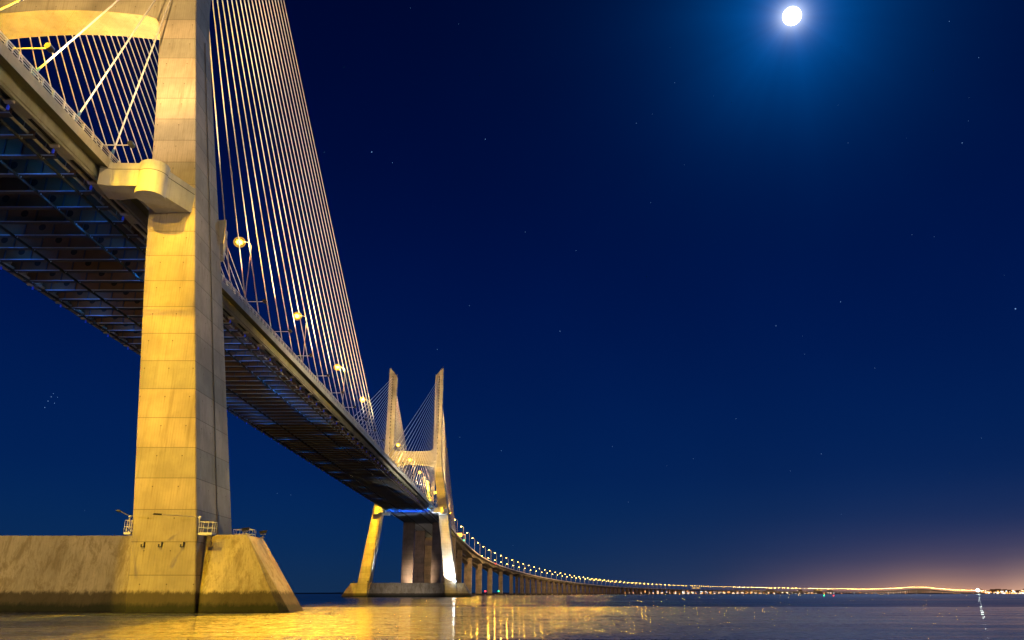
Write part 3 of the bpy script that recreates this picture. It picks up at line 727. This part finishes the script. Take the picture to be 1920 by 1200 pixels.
# ------------------------------------------------------------------ water, mudflat, far shore
def water_mat():
    m, t, b = mat('river_water')
    P = t.node('ShaderNodeNewGeometry').outputs['Position']
    n1 = t.noise(t.map(P, (.010,.05,1)), 1, 4, .6); n2 = t.noise(t.map(P, (.35,.9,1)), 1, 3, .6)
    b.inputs['Base Color'].default_value = (.004,.008,.016,1)
    b.inputs['IOR'].default_value = 1.33
    t.l.new(t.ss(n1,.3,.7,.10,.24), b.inputs['Roughness'])
    bp = t.node('ShaderNodeBump', ins={'Strength':.12,'Distance':.25}); t.l.new(n2, bp.inputs['Height']); t.l.new(bp.outputs[0], b.inputs['Normal'])
    return m
mb = MB(); Sx = 30000
mb.add([(-Sx,-500,0),(Sx,-500,0),(Sx,32000,0),(-Sx,32000,0)],[(0,1,2,3)])
tag(mb.build('river', water_mat()), kind='structure')
def mud_mat():
    m, t, b = mat('wet_mud')
    P = t.node('ShaderNodeNewGeometry').outputs['Position']
    big = t.noise(t.map(P, (.05,.10,1)), 1, 4, .6); band = t.noise(t.map(P, (.02,.22,1)), 1, 4, .6); med = t.noise(t.map(P, (.5,.9,1)), 1, 5, .65)
    grain = t.math('ADD', t.math('MULTIPLY', t.noise(t.map(P, (5,1.0,1)), 1, 4, .8), .5), t.math('MULTIPLY', t.noise(t.map(P, (1.5,.30,1)), 1, 6, .85), .5)); g2 = t.noise(t.map(P, (2.2,.9,1)), 1, 3, .7)
    c = t.mix(t.ss(t.math('ADD', t.math('MULTIPLY', med, .45), t.math('MULTIPLY', grain, .55)),.42,.58), (.035,.045,.07,1), (.12,.15,.23,1))  # bluish colour stands in for moon and sky sheen on the mud
    t.l.new(c, b.inputs['Base Color'])
    rg = t.math('ADD', t.ss(band,.35,.65,.26,.40), t.math('MULTIPLY', t.math('SUBTRACT', grain, .5), .35))
    t.l.new(t.math('MAXIMUM', rg, .07), b.inputs['Roughness'])
    b.inputs['IOR'].default_value = 1.5
    b.inputs['Coat Roughness'].default_value = .025; b.inputs['Coat IOR'].default_value = 1.6
    b.inputs['Specular Tint'].default_value = (.92,.95,1,1)
    sp_ = t.math('MULTIPLY', t.ss(t.math('ADD', t.math('MULTIPLY', grain, .6), t.math('MULTIPLY', g2, .4)), .60, .44, 0, 1), 1)
    t.l.new(t.math('MULTIPLY', t.math('ADD', .10, t.math('MULTIPLY', sp_, .90)), .27), b.inputs['Specular IOR Level'])
    w1 = t.noise(t.map(P, (.12,1.0,1)), 1, 4, .6); w2 = t.noise(t.map(P, (.9,5.0,1)), 1, 3, .65)
    h = t.math('ADD', t.math('ADD', t.math('MULTIPLY', w1, .16), t.math('MULTIPLY', w2, .035)), t.math('MULTIPLY', grain, .006))
    bp = t.node('ShaderNodeBump', ins={'Strength':.8,'Distance':.35}); t.l.new(h, bp.inputs['Height']); t.l.new(bp.outputs[0], b.inputs['Normal'])
    cb = t.node('ShaderNodeBump', ins={'Strength':.14,'Distance':.10}); t.l.new(w1, cb.inputs['Height']); t.l.new(cb.outputs[0], b.inputs['Coat Normal'])
    t.l.new(t.math('MULTIPLY', t.ss(t.math('ADD', t.math('MULTIPLY', w2, .5), t.math('MULTIPLY', grain, .5)), .42, .56), .85), b.inputs['Coat Weight'])
    return m
mb = MB(); nx, ny = 220, 90; vs = []; fs = []
from mathutils import noise as mn
xs = [-260+520*i/nx for i in range(nx+1)]; ys = [-30*(1-j/ny)**1.0+ (j/ny)**1.2*132+ (0 if j else 0) for j in range(ny+1)]
for j, y in enumerate(ys):
    for x in xs:
        e = 0
        yy = y
        if j == ny: yy = 131.5+1.2*mn.noise(Vector((x*.03,0,0)))+.4*mn.noise(Vector((x*.2,3,0)))
        z = .03+.035*mn.noise(Vector((x*.12,y*.3,0)))+.02*mn.noise(Vector((x*.5,y*.9,4)))
        if j == ny: z = -.03
        vs.append((x,yy,z))
for j in range(ny):
    for i in range(nx): fs.append((j*(nx+1)+i,j*(nx+1)+i+1,(j+1)*(nx+1)+i+1,(j+1)*(nx+1)+i))
mb.add(vs, fs)
tag(mb.build('mudflat', mud_mat(), smooth=True), kind='structure')
# hoop stuck in the mud
mb = MB(); prev = None
for k in range(13):
    a = math.pi*k/12; q = (-18.1+.2*math.cos(a), 83.0, .02+.38*math.sin(a))
    if prev: mb.tube(prev, q, .035, 6)
    prev = q
tag(mb.build('metal_hoop', M['blackm']), 'small dark hoop sticking out of the golden mud', 'hoop')
# low far shore
mb = MB(); prev = None; rings = []
for k in range(161):
    a = R(-50+100*k/160); rr = 9500
    h = 8+22*abs(mn.noise(Vector((k*.11,0,0))))+8*abs(mn.noise(Vector((k*.6,5,0))))
    if k > 95: h *= .6
    d1 = Vector((math.sin(a),math.cos(a),0))
    rings.append([d1*rr, d1*rr+Vector((0,0,h)), d1*(rr+600)+Vector((0,0,h)), d1*(rr+600)])
mb.loft(rings)
tag(mb.build('far_shore_hills', simple('dark_shore', (.012,.016,.02,1), .9, ns=.01)), kind='structure')
# town lights: many tiny lit windows/lamps on the far shore
mb = MB(); box = MB()
def town(azd, rr, z, s, mi):
    a = R(azd); c_ = Vector((math.sin(a)*rr, math.cos(a)*rr, z)); mb.box(c_.x-s, c_.x+s, c_.y-s, c_.y+s, c_.z-s*.8, c_.z+s*.8, mi)
px2az = lambda x: math.degrees(math.atan2((x-960)/f_px, cth+ (1113-600)/f_px*sth))
for _ in range(520):
    x = random.choice([random.gauss(1235,45), random.gauss(1330,70), random.uniform(1150,1560), random.uniform(1400,1860), random.gauss(1890,30), random.uniform(1840,1960), random.gauss(1395,40)])
    if 1170 < x < 1990: town(px2az(x), 9300+random.uniform(-100,100), random.choice([4,8,12,18,25])*random.uniform(.6,1.3), random.uniform(2.2,6.0), random.choice([0,0,0,1,1,2]))
tag(mb.build('distant_town_lights', [emis('town_orange',(1,.42,.10,1),2.2), emis('town_pale',(1,.75,.5,1),2.2), emis('town_white',(.8,.9,1,1),1.6)]), 'orange and white town lights strung along the far shore', 'town lights', kind='stuff')
bm_ = MB()
for _ in range(150):
    x = random.choice([random.uniform(1170,1560), random.uniform(1840,1980)]); a = R(px2az(x)); rr = 9450; c_ = Vector((math.sin(a)*rr, math.cos(a)*rr)); ww = random.uniform(8,25); bm_.box(c_.x-ww,c_.x+ww,c_.y-10,c_.y+10,0,random.uniform(10,48))
tag(bm_.build('distant_town', simple('town_walls', (.10,.08,.06,1), .9, emit=(1,.4,.12,1), es=.05)), 'hazy dark town buildings on the far shore', 'buildings', kind='stuff')
# bright floodlight on the far bank
a = R(px2az(1834.5)); e = empty('floodlight_mast', (math.sin(a)*6500, math.cos(a)*6500, 0)); tag(e, 'dazzling white floodlight mast near the end of the viaduct', 'floodlight')
mb = MB(); mb.tube((0,0,0),(0,0,22), .6); mb.build('mast', M['galv'], e)
mb = MB(); mb.ball((0,0,24), 9, 14); mb.build('lens', emis('flood_white', (.85,1,.9,1), 60), e, smooth=True)

# ------------------------------------------------------------------ lights
# moon as the key from the upper right, behind the bridge
sun = bpy.data.lights.new('moonlight', 'SUN'); sun.energy = 1.7; sun.angle = R(1.5); sun.color = (.36,.60,1.0)
so = bpy.data.objects.new('moonlight', sun); C.objects.link(so); so.rotation_euler = md.to_track_quat('Z','Y').to_euler()
GOLD = (1.0,.585,.012); PALE = (1.0,.72,.38); WARM = (1.0,.66,.26); CAB = (1.0,.72,.38); MST = (1.0,.70,.32)
# street lamp on the side span throws sodium light on the leg and footing
light('SPOT','sodium_beam',(-51.0,49.5,64.6), GOLD, 190000, target=(-39,90,16), cone=62, blend=.35, size=.25)
light('SPOT','sodium_beam',(-51.0,5.5,64.6), GOLD, 380000, target=(-27,88,0), cone=70, blend=.5, size=.4)
light('SPOT','wall_fill',(-62,30,16), (1,.64,.17), 88000, target=(-60,92,3), cone=75, blend=.6, size=.4)  # added light without a fixture, out of view, for the footing wall
# floodlights for pylon shafts and cables
light('SPOT','pylon_flood',(-46.2,66.5,55.4), (1,.62,.19), 66000, target=(-50,91,86), cone=75, blend=.6)
light('SPOT','pylon_flood',(-46.2,66.5,55.4), (1,.62,.19), 9000, target=(-44,89,56), cone=90, blend=.8)
light('SPOT','beam_fill',(-62,94,53.6), (1,.52,.0), 56000, target=(-62.5,94,80), cone=95, blend=.6)  # added fill under the cross beam, no lamp stands there
light('SPOT','beam_fill',(-74,58,54.5), (1,.62,.18), 60000, target=(-70,91,86), cone=60, blend=.7)  # added fill on the cross beam's front face, no lamp there
light('SPOT','side_fill',(-12,100,3), (1,.85,.50), 8500, target=(-42,95,45), cone=95, blend=.8)  # added fill on the leg's outer face, no lamp there
for k, D in enumerate([108.0]+[135.5+17.7*j for j in range(0,9)]):
    light('SPOT','cable_light',(-46.4,D,zt(D)+ZW+1.75), CAB, 62000*(1-.62*max(0,D-110)/170), target=(-49.6,max(97,D-45),135), cone=75, blend=.8)  # first spot is an added fill, no outrigger arm holds it
for D in (150, 220, 280):
    light('SPOT','cable_light',(-84,D,54), CAB, 70000, target=(-80.5,max(97,D-45),110), cone=85, blend=.8)  # added fill on the left cable plane, no arms on that side
light('SPOT','cable_light',(-46.2,66.5,55.4), CAB, 30000, target=(-50.3,80,70), cone=110, blend=.8)
# far pylon
for sd in (1,-1):
    light('SPOT','mast_flood',(CX+sd*19.5,440,54), MST, 300000, target=(CX+sd*15,511,118), cone=50, blend=.6)
    light('SPOT','mast_flood',(CX+sd*19.5,400,54), CAB, 200000, target=(CX+sd*15,470,100), cone=60, blend=.6)
    light('SPOT','mast_flood',(CX+sd*19.5,600,54), WARM, 420000, target=(CX+sd*15,530,105), cone=60, blend=.6)
    light('SPOT','mast_flood',(CX+sd*19.5,495,54), GOLD, 16000, target=(CX+sd*17,511,85), cone=85, blend=.6)
    light('SPOT','leg_flood',(CX+sd*14,466,64.8), GOLD, 420000 if sd<0 else 170000, target=(CX+sd*27.5,508,18), cone=75, blend=.4)
light('SPOT','beam_fill',(CX,498,55), GOLD, 60000, target=(CX,511,82), cone=100, blend=.6)  # added fill on the far cross beam, no lamp there
# white floodlight at the foot of the far right leg
e = empty('floodlight', (-35.6, 504.9, 8.3)); tag(e, 'dazzling white floodlight at the foot of the far right pylon leg', 'floodlight')
mb = MB(); mb.box(-.4,.4,-.3,.3,0,.25); mb.build('stand', M['blackm'], e)
mb = MB(); mb.ball((0,0,.9), .75, 12); mb.build('lens', M['white_lamp'], e, smooth=True)
light('SPOT','white_light',(-36.6,503.2,8.6), (.80,.90,1.0), 120000, target=(-38.4,508,19), cone=96, blend=.7)
light('SPOT','white_light',(-84,512,12), (.65,.82,1.0), 14000, target=(-88.5,512,34), cone=70, blend=.7)  # added bluish fill on the left leg's side, no lamp there
light('POINT','deck_glow',(-47.6,503,48.5), (.7,.85,1.0), 1500)
# added dim warm fill on the piers, spots hang free without lamps
light('SPOT','pier_fill',(-66,560,6), (1,.70,.46), 42000, target=(-66,600,22), cone=90, blend=.8)
light('SPOT','pier_fill',(20,640,10), (1,.64,.24), 240000, target=(-40,760,25), cone=120, blend=.8)
light('SPOT','pier_fill',(160,900,10), (1,.64,.24), 620000, target=(20,1100,20), cone=130, blend=.8)
light('SPOT','pier_fill',(420,1350,12), (1,.64,.24), 1100000, target=(170,1700,20), cone=140, blend=.8)
light('SPOT','pier_fill',(1500,3000,12), (1,.62,.24), 2200000, target=(1300,3500,15), cone=150, blend=.8)
light('SPOT','pier_fill',(2400,4000,12), (1,.62,.24), 3200000, target=(2300,4700,25), cone=150, blend=.8)
light('SPOT','pier_fill',(900,2100,12), (1,.62,.24), 900000, target=(600,2500,15), cone=150, blend=.8)
light('SPOT','parapet_fill',(60,800,75), (1,.62,.22), 900000, target=(-10,960,38), cone=110, blend=.8)  # added fill from mid-air to brighten the parapet line
light('SPOT','parapet_fill',(300,1250,75), (1,.62,.22), 2000000, target=(120,1500,24), cone=130, blend=.8)
light('SPOT','deck_fill',(-5,175,50), (1,.78,.38), 60000, target=(-50,190,50), cone=130, blend=.8)  # added fill on the deck edge, no lamps stand out there
light('SPOT','deck_fill',(-8,66,50), (1,.74,.34), 26000, target=(-50,72,50), cone=100, blend=.8)
light('SPOT','deck_fill',(0,340,52), (1,.86,.60), 120000, target=(-50,360,50), cone=130, blend=.8)
light('SPOT','foot_fill',(-66,480,4), (1,.80,.62), 9000, target=(-66,510,1), cone=80, blend=.8)  # added fill on the far footing, no lamp stands there
# blue lamps under the deck
for i, (x,y,z,sd) in enumerate(blueD):
    if y < 235 or (y >= 235 and i % 3 == 0):
        for dy_ in ((0,-4.175) if y < 235 else (0,)):
            light('POINT','blue_glow',(CX+ (8 if sd>0 else -8)+random.uniform(-2,2), y-1.9+dy_, z+.30), (.02,.24,1.0), random.uniform(90,230) if y<235 else 110, size=.15)
for bx in (-9,0,9):
    light('SPOT','blue_flood',(CX+bx,496,40.5), (.01,.15,1.0), 70000, target=(CX+bx,494,50), cone=104, blend=.7)
light('SPOT','under_fill',(-70,84,24), (1,.62,.40), 2600, target=(-66,95,47), cone=150, blend=.8)  # added warm fill under the deck, no lamp of its own
light('SPOT','under_fill',(-66,150,20), (1,.60,.45), 2500, target=(-66,175,47), cone=150, blend=.8)
# golden light over the mud and water
for D in (4,48,136,178.6,224.7,266.5,357,400,445,490,540,585,630):
    light('POINT','lamp_light',(-52.7,D,zt(D)+ZW+12.4), (1,.60,.16), 7000, size=.5)
for D in (136,178.6,224.7,266.5,357,445):
    light('SPOT','street_glow',(-50.6,D-1.2,zt(D)+ZW+12.2), (1,.47,.008), {136:800000,178.6:560000,224.7:320000,266.5:160000}.get(D,30000), target=(-30 if D<200 else -22,D*.62,0), cone=66, blend=.9, size=.5)

# ------------------------------------------------------------------ camera and render
cam = bpy.data.cameras.new('camera'); co = bpy.data.objects.new('camera', cam); C.objects.link(co)
co.location = (0,0,ZW); co.rotation_euler = (math.pi/2+pitch, 0, 0)
cam.sensor_width = 36; cam.lens = f_px/1920*36; cam.clip_end = 60000; cam.clip_start = .1
sc = bpy.context.scene; sc.camera = co
sc.view_settings.view_transform = 'Standard'; sc.view_settings.look = 'None'; sc.view_settings.exposure = 0
sc.render.engine = 'CYCLES'; sc.cycles.use_denoising = True; sc.cycles.use_light_tree = True
sc.cycles.max_bounces = 5; sc.cycles.sample_clamp_indirect = 4
